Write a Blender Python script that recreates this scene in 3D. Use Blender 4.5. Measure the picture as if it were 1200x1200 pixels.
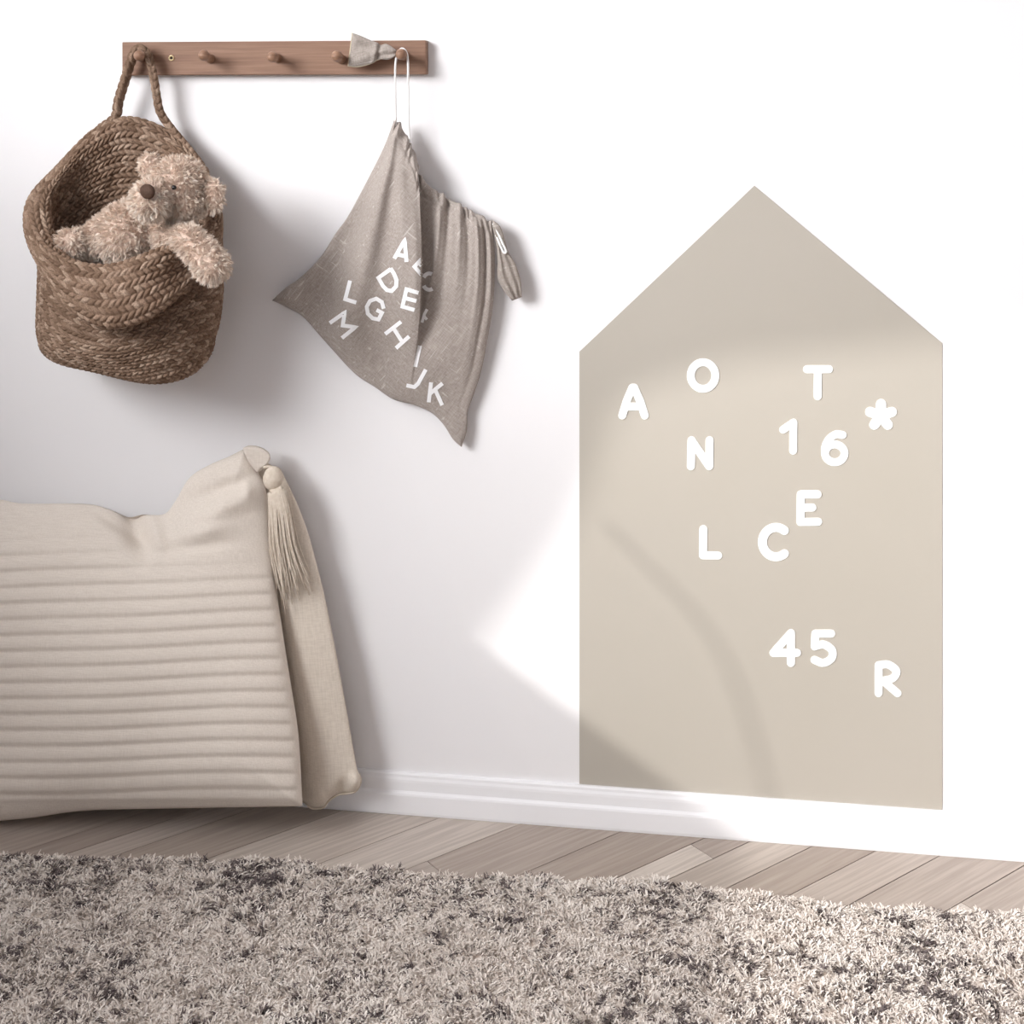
import bpy, bmesh, math, random
import numpy as np
from mathutils import Vector, Matrix
from mathutils.bvhtree import BVHTree

random.seed(7)
RNG = np.random.default_rng(11)
for o in list(bpy.data.objects):
    bpy.data.objects.remove(o)
SC = bpy.context.scene
COL = SC.collection

# ------------------------------------------------------------------ camera
FPX, HY, TH, D = 1600.0, 115.0, math.radians(8.17), 2.0
CT, ST = math.cos(TH), math.sin(TH)
H = 850.0 / FPX * (D - 0.014) / CT           # eye height above the floor
CAM = np.array([D * math.tan(TH), -D, H])
cd = bpy.data.cameras.new('camera')
cd.sensor_width = 36.0
cd.lens = 36.0 * FPX / 1200.0
cd.shift_y = -(600.0 - HY) / 1200.0
cd.clip_start = 0.05
cam = bpy.data.objects.new('camera', cd)
COL.objects.link(cam)
cam.location = CAM
cam.rotation_euler = (math.pi / 2, 0, TH)
SC.camera = cam


def P(px, py, dep=0.0):
    """photo pixel -> point on the plane 'dep' metres in front of the wall"""
    px = np.asarray(px, float); py = np.asarray(py, float); dep = np.asarray(dep, float)
    a = (px - 600.0) / FPX
    c = -(py - HY) / FPX
    dx = CT * a - ST
    dy = ST * a + CT
    t = (D - dep) / dy
    return np.stack([CAM[0] + t * dx, -dep + 0 * t, CAM[2] + t * c], -1)


def G(px, py, z=0.0):
    """photo pixel -> point on the horizontal plane z"""
    a = (px - 600.0) / FPX
    c = -(py - HY) / FPX
    t = (z - H) / c
    return np.array([CAM[0] + t * (CT * a - ST), CAM[1] + t * (ST * a + CT), z])


def S(dep=0.0):
    return (D - dep) / CT / FPX              # metres per pixel near frame centre


# ------------------------------------------------------------------ light
XL, XR, YB, ZC = -1.45, 1.95, -3.5, 2.55     # room shell
SUN = np.array([1.0, 1.0, -0.66])            # direction the sunlight travels
XC = XL + 0.05                               # front edge of the window sill


def back(px, py, xp=None):
    """where the sun ray that ends on this wall pixel crosses the plane x = xp (the window)"""
    w = P(px, py, 0.0)
    t = (w[0] - (XC if xp is None else xp)) / SUN[0]
    return (-t * SUN[1], w[2] - t * SUN[2])


world = bpy.data.worlds.new('world')
SC.world = world
world.use_nodes = True
world.node_tree.nodes['Background'].inputs[0].default_value = (0.80, 0.88, 1.0, 1)
world.node_tree.nodes['Background'].inputs[1].default_value = 1.2

ld = bpy.data.lights.new('sun', 'SUN')
ld.energy = 1.7
ld.angle = math.radians(0.75)
ld.color = (1.0, 0.985, 0.955)
sun = bpy.data.objects.new('sun_offscreen', ld)
COL.objects.link(sun)
sun.rotation_euler = Vector(-SUN).to_track_quat('Z', 'Y').to_euler()
sun.location = (-4, -4, 4)


def area(name, loc, aim, sx, sy, power, col):
    l = bpy.data.lights.new(name, 'AREA')
    l.shape = 'RECTANGLE'; l.size = sx; l.size_y = sy
    l.energy = power; l.color = col
    o = bpy.data.objects.new(name, l)
    COL.objects.link(o)
    o.location = loc
    o.rotation_euler = (Vector(loc) - Vector(aim)).to_track_quat('Z', 'Y').to_euler()
    return o


# daylight of the side window: in its opening, and the hazy sky wholly outside it
area('window_left_offscreen', (XL - 0.04, -1.80, 1.82), (XR, -1.80, 1.82), 2.3, 1.1, 15.0, (0.97, 0.985, 1.0))
gd = np.array([1.0, 0.72, -0.42])
wc = np.array([XL, -1.85, 1.80]) - gd * 0.85
glow = area('window_left_sky_offscreen', tuple(wc), tuple(wc + gd), 2.1, 1.5, 38.0, (0.985, 0.99, 1.0))
glow.data.spread = math.radians(70)

SC.view_settings.view_transform = 'Standard'
SC.view_settings.look = 'None'
SC.view_settings.gamma = 1.0
SC.view_settings.use_curve_mapping = False
SC.view_settings.exposure = 0.28


# ------------------------------------------------------------------ materials
def srgb(h):
    h = h.lstrip('#')
    v = [int(h[i:i + 2], 16) / 255 for i in (0, 2, 4)]
    return tuple((c / 12.92 if c <= 0.04045 else ((c + 0.055) / 1.055) ** 2.4) for c in v) + (1.0,)


class Mat:
    def __init__(self, name, rough=0.7, spec=0.3):
        self.m = bpy.data.materials.new(name)
        self.m.use_nodes = True
        self.nt = self.m.node_tree
        self.b = self.nt.nodes['Principled BSDF']
        self.b.inputs['Roughness'].default_value = rough
        self.b.inputs['Specular IOR Level'].default_value = spec

    def n(self, t, **kw):
        nd = self.nt.nodes.new(t)
        for k, v in kw.items():
            setattr(nd, k, v)
        return nd

    def l(self, a, b):
        self.nt.links.new(a, b)

    def coords(self, scale=(1, 1, 1), rot=(0, 0, 0)):
        tc = self.n('ShaderNodeTexCoord')
        src = tc.outputs['Object']
        if any(rot):                          # turn first, stretch afterwards
            mr = self.n('ShaderNodeMapping')
            mr.inputs['Rotation'].default_value = rot
            self.l(src, mr.inputs['Vector'])
            src = mr.outputs[0]
        mp = self.n('ShaderNodeMapping')
        mp.inputs['Scale'].default_value = scale
        self.l(src, mp.inputs['Vector'])
        return mp.outputs[0]

    def noise(self, vec, scale, detail=3.0, rough=0.55):
        nd = self.n('ShaderNodeTexNoise')
        nd.inputs['Scale'].default_value = scale
        nd.inputs['Detail'].default_value = detail
        nd.inputs['Roughness'].default_value = rough
        self.l(vec, nd.inputs['Vector'])
        return nd.outputs['Fac']

    def ramp(self, fac, stops, interp='LINEAR'):
        nd = self.n('ShaderNodeValToRGB')
        nd.color_ramp.interpolation = interp
        el = nd.color_ramp.elements
        while len(el) < len(stops):
            el.new(0.5)
        for e, (p, c) in zip(el, stops):
            e.position = p
            e.color = srgb(c) if isinstance(c, str) else c
        self.l(fac, nd.inputs[0])
        return nd.outputs[0]

    def mix(self, fac, a, b, mode='MIX'):
        nd = self.n('ShaderNodeMix', data_type='RGBA', blend_type=mode)
        for sock, v in ((nd.inputs[0], fac), (nd.inputs[6], a), (nd.inputs[7], b)):
            if hasattr(v, 'is_linked'):
                self.l(v, sock)
            elif isinstance(v, str):
                sock.default_value = srgb(v)
            else:
                sock.default_value = v
        return nd.outputs[2]

    def math(self, op, a, b=0.0):
        nd = self.n('ShaderNodeMath', operation=op)
        for sock, v in ((nd.inputs[0], a), (nd.inputs[1], b)):
            if hasattr(v, 'is_linked'):
                self.l(v, sock)
            else:
                sock.default_value = v
        return nd.outputs[0]

    def color(self, c):
        if hasattr(c, 'is_linked'):
            self.l(c, self.b.inputs['Base Color'])
        else:
            self.b.inputs['Base Color'].default_value = srgb(c)

    def bump(self, h, strength=0.2, dist=0.002):
        nd = self.n('ShaderNodeBump')
        nd.inputs['Strength'].default_value = strength
        nd.inputs['Distance'].default_value = dist
        self.l(h, nd.inputs['Height'])
        self.l(nd.outputs[0], self.b.inputs['Normal'])


def m_plain(name, c, rough=0.7, spec=0.3, bump=0.0, bscale=300, var=None):
    M = Mat(name, rough, spec)
    v = M.coords()
    nz = M.noise(v, bscale)
    if var:
        M.color(M.ramp(M.noise(v, var[2], 4.0), [(0.3, var[0]), (0.7, var[1])]))
    else:
        M.color(c)
    if bump:
        M.bump(nz, bump, 0.001)
    return M.m


def m_fabric(name, c1, c2, freq=420, rot=0.0, slub=None, bump=0.35, contrast=(0.36, 0.64)):
    """plain-weave cloth: two crossed sets of threads"""
    M = Mat(name, 0.92, 0.12)
    a = M.noise(M.coords((freq, freq, freq * 0.06), (0, rot, 0)), 1.0, 2.0)
    b = M.noise(M.coords((freq * 0.06, freq, freq), (0, rot, 0)), 1.0, 2.0)
    w = M.math('MULTIPLY', M.math('ADD', a, b), 0.5)
    col = M.ramp(w, [(contrast[0], c1), (contrast[1], c2)])
    big = M.noise(M.coords(), 14.0, 3.0)
    col = M.mix(M.ramp(big, [(0.35, (0, 0, 0, 1)), (0.75, (0.16, 0.16, 0.16, 1))]), col, c1)
    if slub:
        s = M.noise(M.coords((260, 260, 9), (0, rot, 0)), 1.0, 1.0)
        s2 = M.noise(M.coords((9, 260, 260), (0, rot, 0)), 1.0, 1.0)
        mx = M.math('MAXIMUM', s, s2)
        col = M.mix(M.ramp(mx, [(0.70, (0, 0, 0, 1)), (0.76, (0.7, 0.7, 0.7, 1))]), col, slub)
    M.color(col)
    M.bump(w, bump, 0.0012)
    M.b.inputs['Sheen Weight'].default_value = 0.15
    return M.m


MAT = {}
MAT['wall'] = m_plain('wall_paint', '#f3f1f2', 0.85, 0.15, 0.05, 500)
MAT['shell'] = m_plain('room_paint', '#d8d2ce', 0.9, 0.1)
MAT['skirting'] = m_plain('skirting_paint', '#f3f2f4', 0.45, 0.35, 0.03, 120)
MAT['decal'] = m_plain('decal_vinyl', '#b8b1a7', 0.8, 0.15, 0.04, 500, var=('#b7b0a5', '#b9b2a8', 3.0))
MAT['letter'] = m_plain('letter_white', '#fbfbfa', 0.6, 0.3, 0.02, 300)
MAT['print'] = m_plain('print_white', '#f6f5f6', 0.85, 0.1, 0.12, 900)
MAT['cord'] = m_plain('cord_white', '#f3f1f0', 0.85, 0.1, 0.3, 900)
MAT['linen'] = m_fabric('linen', '#8c817a', '#bab0a9', 850, math.radians(-38), '#cbc3bd', 0.5, (0.30, 0.70))
MAT['linen_tab'] = m_fabric('linen_tab', '#877d75', '#b0a69f', 620, 0.2, '#c2bab3', 0.5, (0.30, 0.70))
MAT['hem'] = m_plain('hem_thread', '#c9bda6', 0.9, 0.1)
MAT['cushion'] = m_fabric('cushion_cotton', '#dacfc4', '#e8ded4', 700, 0.0, None, 0.25)
MAT['cushion_back'] = m_fabric('cushion_back_cotton', '#d5c9bb', '#e6dbce', 560, 0.1, None, 0.3)
MAT['tassel'] = m_plain('tassel_thread', '#dfd2c3', 0.9, 0.1, 0.2, 800, var=('#d3c4b3', '#e6dacc', 160.0))
MAT['blocker_skin'] = m_plain('blocker_surface', '#ebe6de', 0.9, 0.1)  # surface of the sheet added to block the sun
MAT['brass'] = Mat('brass', 0.35).m
_b = MAT['brass'].node_tree.nodes['Principled BSDF']
_b.inputs['Base Color'].default_value = srgb('#d8c49a'); _b.inputs['Metallic'].default_value = 0.6
MAT['recess_shade'] = m_plain('screw_shade_disc', '#2a221c', 0.8)  # near-black colour painted in for the shade inside the screw head
MAT['nose'] = m_plain('nose_felt', '#49352a', 0.75, 0.25, 0.3, 900, var=('#402d23', '#543e32', 400))
MAT['eye'] = m_plain('eye_bead', '#1d1614', 0.15, 0.6)


def m_wood():
    M = Mat('rail_beech', 0.55, 0.3)
    v = M.coords((3.0, 3.0, 60.0))
    n1 = M.noise(v, 2.4, 6.0, 0.6)
    n2 = M.noise(M.coords((14, 40, 420)), 1.0, 3.0)
    c = M.ramp(n1, [(0.28, '#7d5e50'), (0.5, '#8f6f5c'), (0.72, '#9a7a68')])
    c = M.mix(M.ramp(n2, [(0.4, (0.25, 0.25, 0.25, 1)), (0.62, (0, 0, 0, 1))]), c, '#745642')
    M.color(c)
    M.bump(n2, 0.1, 0.0006)
    return M.m


def m_peg():
    M = Mat('peg_beech', 0.5, 0.35)
    n = M.noise(M.coords((90, 20, 260)), 1.0, 3.0)
    M.color(M.ramp(n, [(0.3, '#7d5c48'), (0.7, '#9c7a64')]))
    return M.m


def m_plank():
    M = Mat('floor_oak', 0.5, 0.35)
    r45 = (0, 0, math.radians(-45))
    oi = M.n('ShaderNodeObjectInfo')
    v = M.coords((2.2, 30.0, 1), r45)
    ad = M.n('ShaderNodeVectorMath', operation='ADD')
    M.l(v, ad.inputs[0]); M.l(oi.outputs['Location'], ad.inputs[1])
    n1 = M.noise(ad.outputs[0], 1.6, 5.0, 0.6)
    n2 = M.noise(M.coords((6, 160, 1), r45), 1.0, 3.0)
    c = M.ramp(n1, [(0.25, '#8d7d73'), (0.5, '#a99b90'), (0.75, '#beb1a6')])
    t = M.ramp(oi.outputs['Random'], [(0.0, '#8b7b71'), (0.3, '#c9bdb4'), (0.55, '#a4968b'), (0.8, '#d2c7bd'), (1.0, '#e2d8cf')])
    c = M.mix(0.7, c, t)
    c = M.mix(M.ramp(n2, [(0.42, (0.3, 0.3, 0.3, 1)), (0.6, (0, 0, 0, 1))]), c, '#85766d')
    M.color(c)
    M.bump(n2, 0.08, 0.001)
    return M.m


def m_jute():
    M = Mat('jute_braid', 0.9, 0.12)
    at = M.n('ShaderNodeAttribute', attribute_name='stitch')
    fine = M.noise(M.coords((500, 500, 500)), 1.0, 3.0)
    c = M.ramp(at.outputs['Fac'], [(0.0, '#6b5547'), (0.35, '#846c5b'), (0.7, '#9c8371'), (1.0, '#c0a996')])
    c = M.mix(M.ramp(fine, [(0.35, (0.5, 0.5, 0.5, 1)), (0.6, (0, 0, 0, 1))]), c, '#54402f')
    M.color(c)
    M.bump(fine, 0.5, 0.0015)
    return M.m


def m_fur(name, stops):
    M = Mat(name, 0.85, 0.15)
    at = M.n('ShaderNodeAttribute', attribute_name='strand')
    M.color(M.ramp(at.outputs['Fac'], stops))
    return M.m


MAT['wood'] = m_wood()
MAT['peg'] = m_peg()
MAT['plank'] = m_plank()
MAT['subfloor'] = m_plain('subfloor', '#5c5049', 0.9)
MAT['jute'] = m_jute()
MAT['fur'] = m_fur('bear_fur', [(0.0, '#d3bba9'), (0.4, '#e6d3c4'), (0.75, '#f3e7da'), (1.0, '#fcf5ee')])
MAT['plush'] = m_plain('bear_plush', '#d3bbac', 0.95, 0.1, 0.5, 500, var=('#cab0a0', '#dcc6b8', 120))
MAT['pile'] = m_fur('rug_pile', [(0.0, '#4a4245'), (0.12, '#7b706e'), (0.3, '#d8ccc3'), (0.6, '#f0e7df'), (1.0, '#fbf6f0')])
MAT['rugback'] = m_plain('rug_backing', '#d6cac0', 0.95)


# ------------------------------------------------------------------ mesh helpers
def finish(name, me, mat, parent=None, smooth=True):
    o = bpy.data.objects.new(name, me)
    COL.objects.link(o)
    if mat is not None:
        me.materials.append(MAT[mat] if isinstance(mat, str) else mat)
    if smooth:
        me.polygons.foreach_set('use_smooth', [True] * len(me.polygons))
    if parent is not None:
        o.parent = parent
        o.matrix_parent_inverse = Matrix.Translation(-parent.location)
    return o


def tag(o, label=None, cat=None, group=None, kind=None):
    for k, v in (('label', label), ('category', cat), ('group', group), ('kind', kind)):
        if v:
            o[k] = v
    return o


def root(name, loc, label, cat, group=None):
    e = bpy.data.objects.new(name, None)
    COL.objects.link(e)
    e.location = [float(c) for c in loc]
    e.empty_display_size = 0.05
    return tag(e, label, cat, group)


def np_mesh(name, V, F):
    """F: (n,k) int array, all faces of the same size"""
    V = np.asarray(V, np.float32).reshape(-1, 3)
    F = np.asarray(F, np.int32)
    n, k = F.shape
    me = bpy.data.meshes.new(name)
    me.vertices.add(len(V)); me.vertices.foreach_set('co', V.ravel())
    me.loops.add(n * k); me.loops.foreach_set('vertex_index', F.ravel())
    me.polygons.add(n)
    me.polygons.foreach_set('loop_start', np.arange(0, n * k, k, dtype=np.int32))
    me.update(calc_edges=True)
    return me


def grid_faces(nv, nu, wrap=False, flip=False, off=0):
    j = np.arange(nv - 1)[:, None]
    i = np.arange(nu if wrap else nu - 1)[None, :]
    i2 = (i + 1) % nu
    f = np.stack([j * nu + i, j * nu + i2, (j + 1) * nu + i2, (j + 1) * nu + i], -1).reshape(-1, 4)
    return (f[:, ::-1] if flip else f) + off


def attr(me, name, vals):
    a = me.attributes.new(name, 'FLOAT', 'POINT')
    a.data.foreach_set('value', np.asarray(vals, np.float32).ravel())


def pydata(name, V, F):
    me = bpy.data.meshes.new(name)
    me.from_pydata([tuple(map(float, v)) for v in V], [], [tuple(int(i) for i in f) for f in F])
    me.update()
    return me


def box_vf(x0, x1, y0, y1, z0, z1):
    V = [(x, y, z) for z in (z0, z1) for y in (y0, y1) for x in (x0, x1)]
    F = [(0, 2, 3, 1), (4, 5, 7, 6), (0, 1, 5, 4), (2, 6, 7, 3), (0, 4, 6, 2), (1, 3, 7, 5)]
    return V, F


def join(parts):
    V, F = [], []
    for v, f in parts:
        b = len(V)
        V += list(v)
        F += [tuple(i + b for i in q) for q in f]
    return V, F


def bevel(o, w, seg=2):
    m = o.modifiers.new('bevel', 'BEVEL')
    m.width = w; m.segments = seg; m.limit_method = 'ANGLE'
    return o


def spline(pts, n, closed=False):
    """Catmull-Rom through pts (k,d) -> (n,d)"""
    p = np.asarray(pts, float)
    k = len(p)
    if closed:
        u = np.arange(n) / n * k
        idx = lambda i: p[i % k]
    else:
        u = np.linspace(0, k - 1, n)
        ext = np.concatenate([(2 * p[0] - p[1])[None], p, (2 * p[-1] - p[-2])[None]], 0)
        idx = lambda i: ext[np.clip(i + 1, 0, k + 1)]
    i = np.floor(u).astype(int)
    if not closed:
        i = np.minimum(i, k - 2)
    t = (u - i).reshape((-1,) + (1,) * (p.ndim - 1))
    a, b, c, d = idx(i - 1), idx(i), idx(i + 1), idx(i + 2)
    return 0.5 * (2 * b + (c - a) * t + (2 * a - 5 * b + 4 * c - d) * t ** 2 + (3 * b - a - 3 * c + d) * t ** 3)


def resample(pts, n):
    """dense polyline -> n points spaced evenly"""
    p = np.asarray(pts, float)
    s = np.r_[0, np.cumsum(np.linalg.norm(np.diff(p, axis=0), axis=1))]
    q = np.linspace(0, s[-1], n)
    return np.stack([np.interp(q, s, p[:, k]) for k in range(p.shape[1])], -1)


def frames(c):
    c = np.asarray(c, float)
    t = np.gradient(c, axis=0)
    t /= np.linalg.norm(t, axis=1)[:, None] + 1e-12
    nrm = np.zeros_like(c)
    ref = np.array([0, 0, 1.0]) if abs(t[0, 2]) < 0.9 else np.array([1.0, 0, 0])
    v = np.cross(t[0], ref); v /= np.linalg.norm(v)
    for i in range(len(c)):
        v = v - t[i] * np.dot(v, t[i]); v /= np.linalg.norm(v)
        nrm[i] = v
    return t, nrm, np.cross(t, nrm)


def tube_vf(c, r, k=8, cap=True):
    c = np.asarray(c, float); n = len(c)
    r = np.broadcast_to(np.asarray(r, float), (n,))
    t, a, b = frames(c)
    th = np.arange(k) / k * 2 * math.pi
    V = c[:, None] + r[:, None, None] * (np.cos(th)[None, :, None] * a[:, None] + np.sin(th)[None, :, None] * b[:, None])
    F = [tuple(q) for q in grid_faces(n, k, True, True)]
    V = V.reshape(-1, 3)
    if cap:
        F += [tuple(range(k)), tuple((n - 1) * k + i for i in reversed(range(k)))]
    return [tuple(v) for v in V], F


def ss(e0, e1, x):
    t = np.clip((x - e0) / (e1 - e0), 0, 1)
    return t * t * (3 - 2 * t)


# ------------------------------------------------------------------ room shell
def struct(name, V, F, mat, smooth=False):
    o = finish(name, pydata(name, V, F), mat, None, smooth)
    o['kind'] = 'structure'
    return o


struct('wall_back', *box_vf(XL - 0.12, XR + 0.12, 0.0, 0.12, -0.1, ZC + 0.1), 'wall')
struct('wall_right', *box_vf(XR, XR + 0.12, YB, 0.0, -0.1, ZC), 'shell')
struct('ceiling', *box_vf(XL - 0.12, XR + 0.12, YB - 0.12, 0.0, ZC, ZC + 0.1), 'shell')
# left wall with its window opening
SILL = back(548, 745)[1]
WY0, WY1, WZ1 = -0.55, -3.05, 2.42
struct('wall_left', *join([
    box_vf(XL - 0.12, XL, YB, 0.0, -0.1, SILL - 0.02), box_vf(XL - 0.12, XL, YB, 0.0, WZ1, ZC),
    box_vf(XL - 0.12, XL, WY0, 0.0, SILL - 0.02, WZ1), box_vf(XL - 0.12, XL, YB, WY1, SILL - 0.02, WZ1)]), 'shell')
RW = (-0.65, 0.85, 1.2, 2.3)                  # invented opening behind the camera, added for fill light
struct('wall_front', *join([
    box_vf(XL - 0.12, XR + 0.12, YB - 0.12, YB, -0.1, RW[2]), box_vf(XL - 0.12, XR + 0.12, YB - 0.12, YB, RW[3], ZC),
    box_vf(XL - 0.12, RW[0], YB - 0.12, YB, RW[2], RW[3]), box_vf(RW[1], XR + 0.12, YB - 0.12, YB, RW[2], RW[3])]), 'shell')
w1 = struct('window_1', *join([
    box_vf(XL - 0.10, XL + 0.004, WY1, WY1 + 0.04, SILL - 0.02, WZ1), box_vf(XL - 0.10, XL + 0.004, WY0 - 0.04, WY0, SILL - 0.02, WZ1),
    box_vf(XL - 0.10, XL + 0.004, WY1, WY0, WZ1 - 0.04, WZ1)]), 'skirting')
# the sill board casts the lower edge of the sun patch
sb = finish('window_sill', pydata('window_sill', *box_vf(XL - 0.11, XC + 0.0, WY1 - 0.05, WY0 + 0.05, SILL - 0.03, SILL)), 'skirting', w1, False)
w2 = struct('added_fill_window', *join([  # frame of the added opening that lets in fill light
    box_vf(RW[0], RW[0] + 0.04, YB - 0.1, YB + 0.004, RW[2], RW[3]), box_vf(RW[1] - 0.04, RW[1], YB - 0.1, YB + 0.004, RW[2], RW[3]),
    box_vf(RW[0], RW[1], YB - 0.1, YB + 0.004, RW[3] - 0.04, RW[3]), box_vf(RW[0], RW[1], YB - 0.1, YB + 0.004, RW[2], RW[2] + 0.04)]), 'skirting')

# floor: slab and diagonal planks
floor = struct('floor', *box_vf(XL - 0.12, XR + 0.12, YB - 0.12, 0.0, -0.1, -0.006), 'subfloor')


def clip(poly, x0, x1, y0, y1):
    for ax, lim, sg in ((0, x0, 1), (0, x1, -1), (1, y0, 1), (1, y1, -1)):
        out = []
        for i in range(len(poly)):
            a, b = poly[i - 1], poly[i]
            da, db = sg * (a[ax] - lim), sg * (b[ax] - lim)
            if (da >= 0) != (db >= 0):
                t = da / (da - db)
                out.append((a[0] + t * (b[0] - a[0]), a[1] + t * (b[1] - a[1])))
            if db >= 0:
                out.append(b)
        poly = out
        if not poly:
            break
    return poly


PL, GAP = 1.25, 0.0007
cA = math.cos(math.pi / 4)
cnt = 0
edges = [-3.6]
while edges[-1] < 3.6:
    edges.append(edges[-1] + random.choice((0.045, 0.062, 0.085, 0.105)))
for r in range(len(edges) - 1):
    off = (r * 0.37) % 1.0
    for q in range(-5, 6):
        u0, u1 = (q + off) * PL + GAP, (q + 1 + off) * PL - GAP
        v0, v1 = edges[r] + GAP, edges[r + 1] - GAP
        poly = [((u - v) * cA, (u + v) * cA) for u, v in ((u0, v0), (u1, v0), (u1, v1), (u0, v1))]
        poly = clip(poly, XL, XR, YB, 0.0)
        if len(poly) < 3:
            continue
        cx = sum(p[0] for p in poly) / len(poly); cy = sum(p[1] for p in poly) / len(poly)
        n = len(poly)
        dz = -random.random() * 0.0006
        V = [(x - cx, y - cy, dz) for x, y in poly] + [(x - cx, y - cy, -0.008) for x, y in poly]
        F = [tuple(range(n)), tuple(reversed(range(n, 2 * n)))] + [(i, i + n, (i + 1) % n + n, (i + 1) % n) for i in range(n)]
        o = finish('plank', pydata('plank', V, F), 'plank', floor, False)
        o.location = (cx, cy, 0)
        cnt += 1

# skirting board with its two-step profile
prof = [(0, .0585), (.0045, .0585), (.0065, .0565), (.007, .053), (.0085, .0495), (.009, .046), (.0092, .034),
        (.0105, .0325), (.0125, .031), (.0135, .0285), (.014, .004), (.0132, 0.0), (0, 0.0)]
V, F = [], []
for x in (XL, XR):
    V += [(x, -d, z) for d, z in prof]
k = len(prof)
F = [(i, i + 1, k + i + 1, k + i) for i in range(k - 1)] + [tuple(reversed(range(k))), tuple(range(k, 2 * k))]
struct('baseboard_back', V, F, 'skirting')

# ------------------------------------------------------------------ unseen sheet added outside the side window: its edge shapes the sun patch
edge_px = [(-900, 1700), (440, 850), (520, 775), (556, 735), (580, 704), (610, 664), (642, 616), (668, 560), (692, 490), (742, 445), (860, 412), (1104, 388), (1320, 368), (1600, 350)]
XA = XL - 1.1
eb = np.array([back(px, py, XA) for px, py in edge_px])          # (y, z) where the edge must run
eb[0] = (0.3, eb[1, 1])
blk = root('added_sun_blocker', (XA, eb[0, 0], eb[0, 1]), 'unseen sheet added outside the side window to shape the sun patch', 'light_blocker')
n = len(eb)
ztop = eb[:, 1].max() + 0.9
V = [(XA, y, z) for y, z in eb] + [(XA, y, ztop) for y, z in eb] + [(XA + 0.03, y, z) for y, z in eb] + [(XA + 0.03, y, ztop) for y, z in eb]
F = []
for i in range(n - 1):
    F += [(i, i + 1, n + i + 1, n + i), (2 * n + i, 3 * n + i, 3 * n + i + 1, 2 * n + i + 1), (i, 2 * n + i, 2 * n + i + 1, i + 1), (n + i, n + i + 1, 3 * n + i + 1, 3 * n + i)]
F += [(0, n, 3 * n, 2 * n), (n - 1, 3 * n - 1, 4 * n - 1, 2 * n - 1)]
finish('blocker_sheet', pydata('blocker_sheet', V, F), 'blocker_skin', blk, False)
finish('blocker_edge', pydata('blocker_edge', *tube_vf([(XA, y, z) for y, z in eb], 0.012, 8)), 'skirting', blk)
# unseen strand added in the window to cast the soft streak on the panel
streak_yz = np.array([back(*p) for p in [(712, 615), (770, 672), (815, 718), (850, 770), (878, 840), (905, 945)]])
c3 = spline(np.stack([np.full(len(streak_yz), XC), streak_yz[:, 0], streak_yz[:, 1]], -1), 26)
finish('streak_caster', pydata('streak_caster', *tube_vf(c3, 0.004, 8)), 'cord', w1)

# ------------------------------------------------------------------ house decal
hp = [(679, 412), (884, 217.5), (1104, 402), (1104, 957), (679, 919)]
hv = P([p[0] for p in hp], [p[1] for p in hp], 0.0)
hv[3:, 2] = np.maximum(hv[3:, 2], 0.0587)
T = 0.0012
V = [(v[0], -T, v[2]) for v in hv] + [(v[0], 0.0003, v[2]) for v in hv]
F = [(4, 3, 2, 1, 0), (5, 6, 7, 8, 9)] + [(i, (i + 1) % 5, (i + 1) % 5 + 5, i + 5) for i in range(5)]
house = finish('house_decal', pydata('house_decal', V, F), 'decal', None, False)
tag(house, 'large beige house-shaped panel on the white wall, reaching the skirting board', 'wall decal')


# ------------------------------------------------------------------ lettering strokes
def ell(cx, cy, rx, ry, a0, a1, n=28):
    a = np.radians(np.linspace(a0, a1, n))
    return [(cx + rx * math.cos(t), cy + ry * math.sin(t)) for t in a]


def ribbon(pts, w, cap):
    """2-D stroke outline quads in pixel space: list of (verts, faces)"""
    p = np.asarray(pts, float)
    shut = np.allclose(p[0], p[-1])
    t = np.diff(p, axis=0)
    t /= np.linalg.norm(t, axis=1)[:, None] + 1e-9
    n = len(p)
    L, R = [], []
    for i in range(n):
        a = t[i - 1 if (i or shut) else 0]; b = t[i if i < n - 1 else (0 if shut else n - 2)]
        m = a + b; m /= np.linalg.norm(m) + 1e-9
        nn = np.array([-m[1], m[0]])
        s = w / 2 / max(0.55, abs(np.dot(nn, np.array([-b[1], b[0]]))))
        L.append(p[i] + nn * s); R.append(p[i] - nn * s)
    poly = L + R[::-1]
    if cap and not shut:
        def arc(c, d, k=9):
            a0 = math.atan2(-d[0], d[1])   # from right side around the tip to the left
            return [np.array([c[0] + w / 2 * math.cos(a0 + math.pi * j / k), c[1] + w / 2 * math.sin(a0 + math.pi * j / k)]) for j in range(1, k)]
        endc = arc(p[-1], t[-1])[::-1]
        sta = arc(p[0], -t[0])[::-1]
        poly = L + endc + R[::-1] + sta
    return poly


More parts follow.
